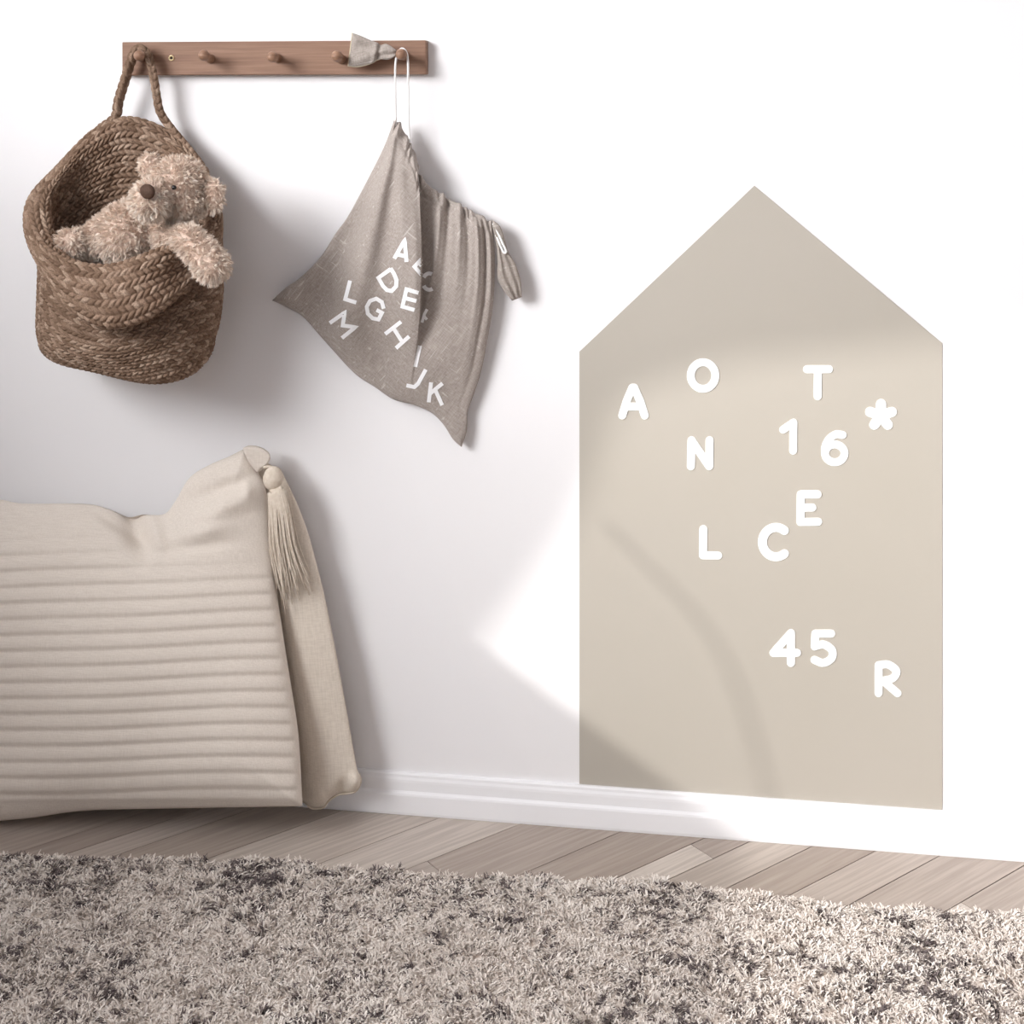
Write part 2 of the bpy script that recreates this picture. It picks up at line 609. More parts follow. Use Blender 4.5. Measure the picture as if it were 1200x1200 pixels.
def stroke_solid(strokes, w, d0, d1, rounded=True):
    """strokes in photo pixels on the wall -> a solid letter d1 proud of the wall"""
    parts = []
    for si, s in enumerate(strokes):
        poly = np.array(ribbon(s, w, rounded))
        c = poly.mean(axis=0)
        n = len(poly)
        ins = ribbon(s, w - 1.3, rounded)
        e = si * 0.00004
        V = [P(x, y, d0) for x, y in poly] + [P(x, y, d1 - 0.0003) for x, y in poly] + [P(x, y, d1 + e) for x, y in ins]
        F = []
        for lv in (0, 1):
            F += [(lv * n + i, lv * n + (i + 1) % n, (lv + 1) * n + (i + 1) % n, (lv + 1) * n + i) for i in range(n)]
        b = 2 * n
        k = len(s)
        # cap the top as a ladder along the stroke
        capn = (n - 2 * k) // 2
        if k > 1:
            for i in range(k - 1):
                l0, l1 = i, i + 1
                r0 = k + capn + (k - 1 - i); r1 = k + capn + (k - 2 - i)
                F.append((b + l0, b + r0, b + r1, b + l1))
            if capn:
                F.append(tuple(b + j for j in range(k - 1, k + capn + 1)))
                F.append(tuple(b + j for j in list(range(2 * k + capn - 1, n)) + [0]))
        parts.append((V, F))
    return join(parts)


LET = {
    'a': ([[(729.3, 487), (734.5, 470), (741, 454.4)], [(743.4, 454.4), (750.2, 470), (755.6, 487)], [(741, 454.4), (743.4, 454.4)], [(735, 476.5), (750, 476.5)]], 9.4),
    'o': ([ell(824, 440.2, 14.4, 15.6, 0, 360, 40)], 9.2),
    't': ([[(945.8, 432.8), (971.6, 432.8)], [(958.6, 433), (958.4, 464.5)]], 9.4),
    'star': ([[(1032.6, 487), (1032.6 + 13.4 * math.sin(math.radians(72 * k)), 487 - 13.4 * math.cos(math.radians(72 * k)))] for k in range(5)], 12.0),
    'n': ([[(809.7, 546.5), (810.5, 516)], [(810.5, 516), (831.2, 546.5)], [(831.6, 516), (831.3, 546.5)]], 9.4),
    'one': ([[(917.8, 503.6), (929.9, 495.3)], [(929.9, 495.3), (929.6, 528.2)]], 9.2),
    'six': ([spline([(987.6, 509.8), (979.5, 509.2), (971.5, 515), (967.2, 524), (966.9, 531)], 18).tolist(), ell(978.4, 531.4, 11.4, 10.4, 0, 360, 32)], 9.2),
    'e': ([[(958.2, 579.5), (938.6, 579.5)], [(938.6, 579.5), (938.2, 611.8)], [(938.2, 611.8), (958.8, 611.6)], [(938.4, 595), (952.2, 595)]], 9.6),
    'c': ([ell(909.5, 635.4, 15.9, 17.2, 308, 52, 30)], 10.6),
    'l': ([[(824.3, 620), (824, 651)], [(824, 651), (841.8, 651.2)]], 9.4),
    'four': ([[(927, 777), (927, 742)], [(927, 742), (906.5, 765.2)], [(906.5, 765.2), (934.2, 765.2)]], 9.6),
    'five': ([[(974.2, 742.6), (955.7, 742.6)], [(955.7, 742.6), (954.9, 757.6)], spline([(954.9, 757.6), (965.5, 755.4), (975, 762), (974.6, 771.5), (965, 777), (954.6, 773.4)], 24).tolist()], 9.6),
    'r': ([[(1029.7, 812.4), (1029.8, 779.6)], spline([(1029.8, 779.6), (1041, 779), (1050.6, 786.5), (1046, 795), (1032, 798.2)], 20).tolist(), [(1037, 799.6), (1052, 812.6)]], 9.4),
}
NAMES = {'a': 'letter A', 'o': 'letter O', 't': 'letter T', 'star': 'five-armed asterisk', 'n': 'letter N', 'one': 'numeral one', 'six': 'numeral six',
         'e': 'letter E', 'c': 'letter C', 'l': 'letter L', 'four': 'numeral four', 'five': 'numeral five', 'r': 'letter R'}
for key, (st, w) in LET.items():
    if key == 'c':
        a = np.radians(np.linspace(-52, -308, 34))
        st = [[(909.5 + 15.9 * math.cos(t), 635.4 + 17.2 * math.sin(t)) for t in a]]
    nm = {'star': 'asterisk_magnet', 'one': 'number_magnet', 'six': 'number_magnet', 'four': 'number_magnet', 'five': 'number_magnet'}.get(key, 'letter_magnet')
    me = pydata(nm, *stroke_solid(st, w, T - 0.0002, T + 0.0012))
    o = finish(nm, me, 'letter', None, False)
    tag(o, 'white rounded ' + NAMES[key] + ' on the beige house panel', 'asterisk' if key == 'star' else ('number' if 'number' in nm else 'letter'), 'white characters on the beige house')

# ------------------------------------------------------------------ peg rail
RD = 0.018
ra, rb_ = P(143, 49.5, RD), P(499, 47, RD)
x0, x1 = ra[0], rb_[0]
zt = P(320, 48.2, RD)[2]; zb = P(320, 87.6, RD)[2]
rail = root('peg_rail', ((x0 + x1) / 2, 0, zb), 'brown wooden peg rail with five round pegs on the white wall', 'peg rail')
bd = finish('board', pydata('board', *box_vf(x0, x1, -RD, 0.0, zb, zt)), 'wood', rail, False)
bevel(bd, 0.0012)
pegs = [((163, 65), (166.5, 67.5)), ((238.5, 64.5), (246.5, 69)), ((319, 66.5), (324.5, 68)), ((394.5, 65.5), (400, 69.5)), ((470, 63.5), (474.5, 66))]
PEGDEP = 0.056
pp_ = [(0.0, .0076), (.10, .0076), (.22, .0066), (.42, .0060), (.58, .0063), (.66, .0078), (.76, .0090), (.86, .0088), (.94, .0070), (.985, .0038), (1.0, .0004)]
for (bx, by), (sx, sy) in pegs:
    A = P(sx, sy, RD - 0.001); B = P(bx, by, PEGDEP)
    dirv = (B - A); Ln = np.linalg.norm(dirv) + 0.006
    dirv /= np.linalg.norm(dirv)
    pr = spline(np.array(pp_), 34)
    c = A[None] + dirv[None] * (pr[:, :1] * Ln)
    finish('peg', pydata('peg', *tube_vf(c, np.maximum(pr[:, 1], 0.0003) * 0.92, 20)), 'peg', rail)
sp = P(201, 68, RD)
th = np.linspace(0, 2 * math.pi, 25)[:-1]
ring = np.stack([sp[0] + .0033 * np.cos(th), np.full(24, -RD - .0004), sp[2] + .0033 * np.sin(th)], -1)
prof_r = [(.0046, 0.0), (.0043, .0013), (.0034, .0018), (.0024, .0012), (.0021, -.0002)]
V = np.array([[(sp[0] + r * math.cos(t), -RD - d, sp[2] + r * math.sin(t)) for t in th] for r, d in prof_r])
scr = finish('screw', np_mesh('screw', V, grid_faces(5, 24, True)), 'brass', rail)
tag(scr, 'small brass screw head')
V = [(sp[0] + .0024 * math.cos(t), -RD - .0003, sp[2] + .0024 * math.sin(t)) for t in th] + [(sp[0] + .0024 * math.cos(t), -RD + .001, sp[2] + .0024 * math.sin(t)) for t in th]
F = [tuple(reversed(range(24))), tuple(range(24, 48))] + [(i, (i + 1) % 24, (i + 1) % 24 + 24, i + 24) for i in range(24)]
finish('screw_shade_disc', pydata('screw_shade_disc', V, F), 'recess_shade', scr, False)


# ------------------------------------------------------------------ braid relief
def braid(a, s, pitch, length):
    """chevron braid: a along the row, s across the rows (metres) -> height 0..1, stitch id"""
    row = np.floor(s / pitch)
    fr = s / pitch - row
    half = np.where(fr < 0.5, 0, 1)
    f2 = np.where(fr < 0.5, fr * 2, fr * 2 - 1)
    skew = np.where(half == 0, f2, 1 - f2) * 0.75
    q = a / length + skew + half * 0.5 + row * 0.37
    cell = np.floor(q)
    fq = q - cell
    h = np.sqrt(np.clip(np.sin(math.pi * np.clip(f2, 0, 1)), 0, 1)) * 0.55 + 0.45 * np.sqrt(np.clip(np.sin(math.pi * fq), 0, 1))
    h = h * np.clip(np.sin(math.pi * fq) * 3.5, 0, 1) ** 0.6
    idv = np.sin(cell * 127.1 + row * 311.7 + half * 74.7) * 43758.5453
    return h, idv - np.floor(idv)


# ------------------------------------------------------------------ jute basket
RINGS = [
    [(150, 415, .085)] * 12,
    [(150, 400, .035), (118, 398, .04), (92, 400, .055), (78, 405, .085), (88, 415, .12), (112, 424, .15), (143, 430, .16), (180, 430, .155), (210, 424, .135), (226, 410, .10), (215, 402, .06), (185, 398, .04)],
    [(150, 275, .022), (105, 285, .032), (72, 305, .055), (58, 335, .09), (66, 362, .135), (95, 385, .18), (130, 394, .20), (178, 388, .19), (217, 366, .16), (243, 335, .11), (238, 300, .065), (200, 280, .032)],
    [(150, 190, .03), (106, 205, .04), (75, 232, .062), (60, 262, .10), (63, 300, .15), (88, 328, .19), (128, 338, .205), (174, 328, .197), (213, 310, .168), (243, 282, .12), (240, 245, .075), (202, 205, .038)],
    [(150, 152, .040), (108, 170, .050), (76, 203, .075), (57, 238, .115), (62, 282, .165), (86, 306, .197), (127, 313, .208), (173, 302, .20), (213, 286, .172), (243, 264, .128), (238, 216, .082), (201, 173, .046)],
    [(151, 139, .030), (107, 153, .036), (66, 194, .062), (36, 234, .110), (43, 279, .178), (75, 304, .216), (126, 311, .226), (175, 299, .218), (219, 283, .196), (258, 258, .130), (247, 208, .070), (206, 160, .034)],
    [(151, 148, .014), (104, 163, .018), (61, 203, .042), (32, 252, .102), (42, 295, .182), (74, 333, .232), (125, 345, .246), (176, 331, .229), (222, 305, .178), (260, 272, .124), (252, 222, .058), (210, 168, .014)],
    [(151, 164, .010), (102, 178, .012), (60, 220, .034), (36, 272, .092), (45, 312, .170), (78, 361, .226), (127, 382, .246), (178, 367, .236), (222, 334, .193), (258, 292, .122), (254, 240, .050), (213, 182, .012)],
    [(151, 182, .010), (100, 198, .012), (60, 245, .036), (45, 300, .086), (51, 322, .140), (82, 358, .184), (127, 374, .200), (176, 361, .190), (219, 334, .158), (255, 306, .114), (252, 256, .050), (213, 196, .012)],
    [(151, 282, .010), (99, 286, .012), (56, 315, .038), (42, 347, .086), (50, 374, .142), (83, 397, .190), (130, 410, .211), (181, 403, .202), (226, 382, .165), (256, 354, .110), (251, 312, .050), (211, 287, .012)],
    [(151, 380, .012), (105, 380, .016), (66, 384, .042), (46, 389, .086), (57, 409, .142), (89, 424, .178), (134, 433, .196), (182, 432, .189), (226, 417, .156), (253, 391, .108), (244, 375, .052), (205, 375, .016)],
    [(151, 412, .024), (117, 410, .032), (86, 410, .052), (63, 414, .086), (77, 426, .124), (106, 436, .155), (144, 444, .170), (185, 446, .165), (220, 438, .142), (238, 420, .105), (225, 409, .055), (190, 410, .030)],
    [(151, 430, .09)] * 12,
]
NU, NV = 560, 840
R3 = np.array([[P(*p) for p in ring] for ring in RINGS])          # (13,12,3)
dense_u = np.stack([spline(r, NU, True) for r in R3])              # (13,NU,3)
BV = spline(dense_u, 1200)                                        # fine in v, then even out
seg = np.linalg.norm(np.diff(BV, axis=0), axis=2).mean(axis=1)
sv = np.r_[0, np.cumsum(seg)]
q = np.linspace(0, sv[-1], NV)
idx = np.interp(q, sv, np.arange(len(sv)))
i0 = np.minimum(idx.astype(int), len(sv) - 2); f = (idx - i0)[:, None, None]
BV = BV[i0] * (1 - f) + BV[i0 + 1] * f
du = np.roll(BV, -1, 1) - np.roll(BV, 1, 1)
dv = np.gradient(BV, axis=0)
nr = np.cross(dv, du)
nr /= np.linalg.norm(nr, axis=2)[..., None] + 1e-9
a_len = np.cumsum(np.linalg.norm(np.diff(np.concatenate([BV, BV[:, :1]], 1), axis=1), axis=2), axis=1)
per = a_len[:, -1:]
# constant stitch count per perimeter so the rows close on themselves
aa = (np.arange(NU) / NU)[None] * 0.78 * np.ones((NV, 1))
loc_s = np.concatenate([np.zeros((1, NU)), np.cumsum(np.linalg.norm(np.diff(BV, axis=0), axis=2), axis=0)], 0)
v_edge = int(np.argmin(np.abs(idx - 7.0 / 12.0 * (len(sv) - 1))))          # row index of the collar edge
rows_s = q[:, None] * np.ones((1, NU))
rows_s[v_edge:] = q[v_edge] + 0.85 * (loc_s[v_edge:] - loc_s[v_edge]) + 0.15 * (q[v_edge:, None] - q[v_edge])
hgt, sid = braid(aa, rows_s, 0.0132, 0.78 / 76)
sgn = 1.0
fade = np.clip(per / 0.25, 0.05, 1)
amp = 0.0066 * fade
# slouch: a few soft dents
wob = 0.003 * np.sin(aa / 0.78 * 2 * math.pi * 3 + q[:, None] * 25) * fade
wob[:, :] *= np.where(BV[..., 1] > -0.03, 0.2, 1.0)
NRM = nr * sgn
BVd = BV + NRM * (amp * (hgt - 0.6) + wob)[..., None]
BVd[..., 1] = np.minimum(BVd[..., 1], -0.0015)
bk = root('hanging_basket', BVd[-40:, :, :].reshape(-1, 3).mean(0), 'woven brown jute basket hanging from a peg by its rope handle', 'basket')
bm_ = np_mesh('body', BVd, grid_faces(NV, NU, True, True))
attr(bm_, 'stitch', 0.15 + 0.75 * sid)
finish('body', bm_, 'jute', bk)
BVH_BASKET = None

# rope handle
hpts = [(118, 150, .022), (135, 137, .030), (139, 118, .034), (147, 92, .036), (154, 70, .037), (160, 58.0, .038), (167, 57.5, .038), (174, 66, .037), (180, 90, .036), (184, 115, .034), (188, 132, .033), (200, 150, .032), (215, 168, .036), (231, 188, .050), (242, 204, .060)]
hc = spline(np.array([P(*p) for p in hpts]), 900)
hc = resample(hc, 760)
t_, a_, b_ = frames(hc)
K = 22
thh = np.arange(K) / K * 2 * math.pi
s_h = np.r_[0, np.cumsum(np.linalg.norm(np.diff(hc, axis=0), axis=1))]
sA = s_h[:, None] * np.ones((1, K))
hb, hid = braid(sA, (thh / (2 * math.pi) * 0.03)[None] * np.ones((len(hc), 1)), 0.015, 0.0115)
rad = 0.0040 + 0.0040 * hb
rad[:6] *= np.linspace(0.2, 1, 6)[:, None]; rad[-6:] *= np.linspace(1, 0.2, 6)[:, None]
V = hc[:, None] + rad[..., None] * (np.cos(thh)[None, :, None] * a_[:, None] * 1.1 + np.sin(thh)[None, :, None] * b_[:, None] * 0.9)
hm = np_mesh('handle', V, grid_faces(len(hc), K, True, True))
attr(hm, 'stitch', 0.2 + 0.7 * hid)
finish('handle', hm, 'jute', bk)


# ------------------------------------------------------------------ teddy bear
def blob(bm, c, r, axis=None):
    """ellipsoid at pixel centre c=(px,py,dep), radii r=(rx,rz,ry) in pixels"""
    s = S(c[2])
    p = P(*c)
    m = Matrix.Translation(Vector(p)) @ Matrix.Diagonal((r[0] * s, r[2] * s, r[1] * s, 1.0))
    if axis is not None:
        m = Matrix.Translation(Vector(p)) @ Matrix.Rotation(axis, 4, 'Y') @ Matrix.Diagonal((r[0] * s, r[2] * s, r[1] * s, 1.0))
    bmesh.ops.create_icosphere(bm, subdivisions=4, radius=1.0, matrix=m)


def capsule(bm, c0, r0, c1, r1, n=9):
    for k in range(n):
        t = k / (n - 1)
        c = tuple(c0[i] + (c1[i] - c0[i]) * t for i in range(3))
        r = r0 + (r1 - r0) * t
        blob(bm, c, (r, r, r))


bm = bmesh.new()
capsule(bm, (112, 284, .140), 22, (150, 266, .145), 31)
blob(bm, (147, 280, .165), (33, 31, 24))         # torso
capsule(bm, (152, 266, .140), 30, (196, 262, .150), 20)         # chest to neck
blob(bm, (83, 288, .165), (19, 20, 16))                         # foot
capsule(bm, (84, 292, .150), 15, (120, 305, .130), 17)          # leg
capsule(bm, (196, 278, .165), 18, (222, 280, .212), 16)         # shoulder
capsule(bm, (222, 280, .214), 16, (249, 311, .226), 19.5)       # arm over the rim
blob(bm, (209, 219, .175), (34, 35, 34))                        # head
blob(bm, (216, 236, .180), (27, 22, 26))                        # cheek
blob(bm, (178, 234, .214), (24, 24, 25))                        # muzzle
blob(bm, (176, 194, .182), (13, 14, 8))                         # ear
blob(bm, (249, 229, .180), (13, 19, 8))                         # ear
me = bpy.data.meshes.new('bear_raw'); bm.to_mesh(me); bm.free()
tmp = bpy.data.objects.new('bear_raw', me); COL.objects.link(tmp)
md = tmp.modifiers.new('r', 'REMESH'); md.mode = 'VOXEL'; md.voxel_size = 0.0026
md = tmp.modifiers.new('s', 'SMOOTH'); md.iterations = 6; md.factor = 0.5
dg = bpy.context.evaluated_depsgraph_get()
bear_me = bpy.data.meshes.new_from_object(tmp.evaluated_get(dg))
bpy.data.objects.remove(tmp)
bear = root('teddy_bear', P(150, 300, .15), 'fluffy pale pink-beige teddy bear lying in the jute basket, arm over its rim', 'teddy bear')
bear_me.name = 'body'
finish('body', bear_me, 'plush', bear)
nvt = len(bear_me.vertices); co = np.empty(nvt * 3, np.float32); bear_me.vertices.foreach_get('co', co); co = co.reshape(-1, 3)
no = np.empty(nvt * 3, np.float32); bear_me.vertices.foreach_get('normal', no); no = no.reshape(-1, 3)


def fur_mesh(name, pts, nrm, length, width, lean, clump_n, clumpf, seed, nseg=3):
    """tapered blades, gathered into tufts; returns a mesh with a 'strand' attribute"""
    g = np.random.default_rng(seed)
    n = len(pts)
    ci = g.integers(0, n, clump_n)
    cpt, cn = pts[ci], nrm[ci]
    from mathutils.kdtree import KDTree
    kd = KDTree(clump_n)
    for i, p in enumerate(cpt):
        kd.insert(p.tolist(), i)
    kd.balance()
    near = np.array([kd.find(p.tolist())[1] for p in pts])
    crnd = g.normal(size=(clump_n, 3)) * lean[0]
    cl = g.random(clump_n)
    L = length * (0.65 + 0.5 * g.random(n))
    d = nrm + crnd[near] + np.array(lean[1])[None] + g.normal(size=(n, 3)) * 0.12
    d /= np.linalg.norm(d, axis=1)[:, None]
    tgt = cpt[near] + (cn[near] + crnd[near] + np.array(lean[1])[None]) * length * 0.9
    tip = pts + d * L[:, None]
    tip = tip * (1 - clumpf) + (tgt + (tip - tgt) * 0.25) * clumpf
    mid = pts + (tip - pts) * 0.5 + nrm * (L * 0.12)[:, None]
    side = np.cross(tip - pts, g.normal(size=(n, 3)))
    side /= np.linalg.norm(side, axis=1)[:, None] + 1e-9
    w = width * (0.7 + 0.6 * g.random(n))[:, None]
    V = np.stack([pts - side * w, pts + side * w, mid - side * w * 0.8, mid + side * w * 0.8, tip], 1)
    b = (np.arange(n) * 5)[:, None]
    F = np.concatenate([b + np.array([[0, 1, 3]]), b + np.array([[0, 3, 2]]), b + np.array([[2, 3, 4]])], 0)
    me = np_mesh(name, V, F)
    v = np.clip(0.45 * cl[near] + 0.35 * g.random(n) + 0.1, 0, 1)
    return me, v, V


BVB = BVHTree.FromPolygons([tuple(v) for v in co.tolist()], [tuple(p.vertices) for p in bear_me.polygons])


def hit(tree, px, py):
    d = P(px, py, 0.0) - CAM
    d /= np.linalg.norm(d)
    loc, nn, i, dist = tree.ray_cast(Vector(CAM), Vector(d))
    return loc, nn


# fur sampled over the visible skin of the bear
NFUR = 60000
sel = RNG.integers(0, nvt, NFUR)
ptsf = co[sel] + RNG.normal(size=(NFUR, 3)) * 0.0011
camv = CAM[None] - ptsf
vis = (np.einsum('ij,ij->i', camv, no[sel]) > -0.6 * np.linalg.norm(camv, axis=1))
# no fur over the nose and the eye
for (fx0, fy0, rr) in ((172.8, 224.5, 9.0), (204, 219.8, 4.0)):
    l0, _ = hit(BVB, fx0, fy0)
    vis &= np.linalg.norm(ptsf - np.array(l0)[None], axis=1) > rr * 0.00115
ptsf, nof = ptsf[vis].astype(float), no[sel][vis].astype(float)
fm, fv, FV = fur_mesh('fur', ptsf, nof, 0.0078, 0.00036, (0.40, (0.0, -0.1, -0.35)), 5200, 0.55, 5)
mz = np.array(P(176, 236, .225))
fv = fv + 0.30 * np.clip(1.25 - np.linalg.norm(ptsf - mz[None], axis=1) / 0.030, 0, 1)      # paler muzzle
attr(fm, 'strand', np.repeat(fv, 5))
tag(finish('fur', fm, 'fur', bear), kind='stuff')


def ellipsoid(name, c, r, mat, parent, rot=None, n=(14, 20)):
    s = S(c[2]); p = P(*c)
    bm = bmesh.new()
    m = Matrix.Translation(Vector(p)) @ (rot or Matrix.Identity(4)) @ Matrix.Diagonal((r[0] * s, r[2] * s, r[1] * s, 1.0))
    bmesh.ops.create_uvsphere(bm, u_segments=n[1], v_segments=n[0], radius=1.0, matrix=m)
    me = bpy.data.meshes.new(name); bm.to_mesh(me); bm.free()
    return finish(name, me, mat, parent)


loc, nn = hit(BVB, 172.8, 224.5)
ellipsoid('nose', (172.8, 224.5, -loc.y + 0.005), (12.4, 9.2, 6), 'nose', bear, Matrix.Rotation(math.radians(12), 4, 'Y') @ Matrix.Rotation(math.radians(-28), 4, 'Z'))
loc, nn = hit(BVB, 204, 219.8)
ellipsoid('eye', (204, 219.8, -loc.y + 0.004), (3.0, 3.0, 2.6), 'eye', bear)


# ------------------------------------------------------------------ drawstring bag
def coons(top, bot, left, right, nu, nv):
    """four boundary polylines (px,py) -> (nv,nu,2)"""
    t, b = resample(spline(top, 400), nu), resample(spline(bot, 400), nu)
    l, r = resample(spline(left, 400), nv), resample(spline(right, 400), nv)
    u = np.linspace(0, 1, nu)[None, :, None]; v = np.linspace(0, 1, nv)[:, None, None]
    return ((1 - v) * t[None] + v * b[None] + (1 - u) * l[:, None] + u * r[:, None]
            - ((1 - u) * (1 - v) * t[0] + u * (1 - v) * t[-1] + (1 - u) * v * b[0] + u * v * b[-1]))


btop = [(463, 137.5), (473, 151), (482, 169), (488, 186), (492, 204), (503, 219), (520, 228), (538, 239), (555, 248), (576, 260)]
bbot = [(319, 352), (338, 361), (356, 372), (379, 398), (415, 437), (440, 454), (461, 468), (485, 474.5), (506, 484), (520, 498), (531, 515), (541, 524)]
blef = [(463, 137.5), (450, 172), (429, 214), (408, 253), (393, 274), (375, 302), (352, 325), (335, 337), (319, 352)]
brig = [(576, 260), (579, 280), (580, 316), (578, 358), (571, 400), (564, 435), (556, 460), (548.5, 482), (547, 505), (541, 524)]
NBU, NBV = 230, 250
bp = coons(btop, bbot, blef, brig, NBU, NBV)
U = np.linspace(0, 1, NBU)[None] * np.ones((NBV, 1)); W = np.linspace(0, 1, NBV)[:, None] * np.ones((1, NBU))
bx, by = bp[..., 0], bp[..., 1]
edge = np.minimum(np.minimum(U, 1 - U) * 9, np.minimum(W * 12, (1 - W) * 7))
rnd = np.sqrt(np.clip(edge, 0, 1) * (2 - np.clip(edge, 0, 1)))
dep = 0.040 - 0.018 * ss(140, 480, by) + 0.012 * np.sin(math.pi * np.clip(U, 0, 1)) * np.sin(math.pi * W)
# the big fold: cloth left of the line lies over the cloth right of it
fx = np.interp(by, [137, 170, 204, 240, 281, 316, 365, 400, 440, 480], [474, 482, 491, 492.5, 494.3, 494.6, 493, 490, 484, 478])
dl = bx - fx
amp = ss(150, 200, by) * (1 - ss(345, 425, by))
dep += 0.017 * amp * np.where(dl <= 0, np.exp(dl / 60.0), 0) - 0.011 * amp * np.where(dl > 0, np.exp(-dl / 30.0), 0)
dep += 0.004 * amp * np.exp(-((dl + 7) / 7.0) ** 2)
# soft folds fanning from the hanging point
ang = np.degrees(np.arctan2(bx - 466, by - 120))
far = np.hypot(bx - 466, by - 120)
dep += 0.0105 * np.exp(-((ang + 6 + 0.03 * far) / 5.0) ** 2) * ss(10, 60, far) * (1 - ss(180, 330, far))
dep -= 0.0095 * np.exp(-((ang + 15 + 0.02 * far) / 6.0) ** 2) * ss(30, 90, far) * (1 - ss(200, 340, far))
dep += 0.0045 * np.sin(ang * 0.38 + 0.6) * ss(30, 120, far) * (1 - ss(250, 380, far)) * np.where(dl < 0, 1, 0.2)
# folds hanging from the gathered channel on the right
for fu, wd, am, ln in ((0.60, .018, .005, .45), (0.66, .022, -.0055, .5), (0.74, .02, .004, .35), (0.80, .02, -.004, .4), (0.87, .016, .005, .4), (0.925, .014, -.0075, .55), (0.965, .012, .004, .5)):
    dep += am * np.exp(-((U - fu - 0.04 * W) / wd) ** 2) * np.exp(-(W / ln) ** 2) * ss(0.0, 0.03, W)
# gathered channel
ruf = np.sin(2 * math.pi * (11 * U + 0.9 * np.sin(7 * U) + 0.35 * np.sin(31 * U))) * (0.75 + 0.35 * np.sin(19 * U + 1))
dep += 0.0058 * ruf * np.exp(-((W - 0.02) / 0.045) ** 2)
dep -= 0.003 * np.exp(-((W - 0.062) / 0.014) ** 2) * (0.6 + 0.4 * ruf)
# crumpled lower edge
dep += 0.0030 * np.sin(bx * 0.05 + by * 0.033) * ss(0.45, 0.8, W) + 0.0016 * np.sin(bx * 0.11 - by * 0.05 + 1.0) * ss(0.5, 0.9, W)
jit = 2.0 * ruf * np.exp(-W / 0.03)
bxj, byj = bx + jit * 0.55, by - jit * 0.75
dep_seam = 0.030 - 0.014 * ss(140, 480, by)
depF = dep_seam + (dep - dep_seam) * np.clip(rnd * 1.0, 0, 1) + 0.003 * rnd
depB = np.maximum(dep_seam - 0.013 * rnd, 0.0025)
VF = P(bxj, byj, depF); VB = P(bxj, byj, depB)
# back follows the same outline but stays inside it
cen = np.array([470.0, 330.0])
VB = P(cen[0] + (bxj - cen[0]) * (1 - 0.03 * rnd), cen[1] + (byj - cen[1]) * (1 - 0.03 * rnd), depB)
nF = NBU * NBV
bag = root('drawstring_bag', P(541, 524, .02), 'grey-brown linen drawstring bag printed with white letters, hanging from a peg', 'bag')
fF = grid_faces(NBV, NBU, False, True); fB = grid_faces(NBV, NBU, False, False, nF)
bme = np_mesh('cloth', np.concatenate([VF.reshape(-1, 3), VB.reshape(-1, 3)]), np.concatenate([fF, fB]))
bmx = bmesh.new(); bmx.from_mesh(bme); bmesh.ops.remove_doubles(bmx, verts=bmx.verts, dist=1e-5); bmesh.ops.recalc_face_normals(bmx, faces=bmx.faces); bmx.to_mesh(bme); bmx.free()
finish('cloth', bme, 'linen', bag)
TB = BVHTree.FromPolygons([tuple(v) for v in VF.reshape(-1, 3).tolist()], [tuple(f) for f in fF.tolist()])


def on_bag(px, py):
    loc, nn = hit(TB, px, py)
    return -loc.y if loc is not None else 0.03


BL = {
    'A': [[(462, 303), (474.2, 281.5), (476.4, 307)], [(466, 298.2), (475, 300.3)]],
    'B': [[(494, 303.5), (485.8, 312.5), (494.2, 322.5)], [(490.5, 307.5), (494, 311.5)]],
    'C': [ell(503, 330, 7.5, 9.6, -65, -150, 8), ell(503, 330, 7.5, 9.6, 60, 150, 8)],
    'D': [[(458, 315.2), (443.4, 325.6), (449, 335.5), (453.5, 340.0), (459, 341), (464.2, 335.5), (464.6, 328), (461.8, 321), (457.6, 314.4)]],
    'E': [[(490.5, 343.3), (476.3, 339), (471.6, 359.3), (485.8, 363.3)], [(474, 349.2), (488, 352.8)]],
    'F': [[(500.5, 362.3), (497.4, 368), (494.5, 378)], [(496.5, 370), (500.3, 374.5)]],
    'G': [[(449.6, 361.8), (447.5, 354), (441, 350), (433.6, 352.6), (429.8, 359.5), (431, 367.5), (436.6, 373), (443.6, 374.4), (447.6, 366.6), (441.2, 363.2)]],
    'H': [[(451.3, 391.5), (470, 377)], [(464, 408), (479.5, 394.2)], [(461, 384.5), (471.5, 400.8)]],
    'I': [[(492.2, 405), (486.6, 430)]],
    'J': [[(499, 433), (490, 449.6), (485.5, 453.6), (476.2, 451.6)]],
    'K': [[(505.2, 448), (502.4, 471.5)], [(518.6, 449.2), (504.4, 461)], [(510.4, 457.5), (518.2, 475)]],
    'L': [[(410.2, 328.8), (404.6, 350.6), (417.5, 354.6)]],
    'M': [[(386.4, 378.6), (404, 366.2), (401.6, 381.4), (416.6, 383.4), (400.6, 396.2)]],
}
for ch, strokes in BL.items():
    parts = []
    for si, s in enumerate(strokes):
        p = resample(np.array(s, float), 2) if len(s) == 2 else np.array(s, float)
        # subdivide so that the print follows the folds
        dense = [p[0]]
        for a, b in zip(p[:-1], p[1:]):
            k = max(2, int(np.linalg.norm(b - a) / 2.0))
            dense += [a + (b - a) * (j / k) for j in range(1, k + 1)]
        dense = np.array(dense)
        wd = 4.6 if ch not in 'F' else 3.4
        poly = np.array(ribbon(dense, wd, False))
        n = len(dense)
        Lp, Rp = poly[:n], poly[n:][::-1]
        rows = []
        for lam in (0, 0.25, 0.5, 0.75, 1):
            qd = Lp * (1 - lam) + Rp * lam
            rows.append([P(x, y, on_bag(x, y) + 0.0007 + 0.00008 * si) for x, y in qd])
        V = np.array(rows).reshape(-1, 3)
        parts.append(([tuple(v) for v in V], [tuple(f) for f in grid_faces(5, n)]))
    o = finish('printed_letter', pydata('printed_letter', *join(parts)), 'print', bag)
    tag(o, 'white printed letter ' + ch)

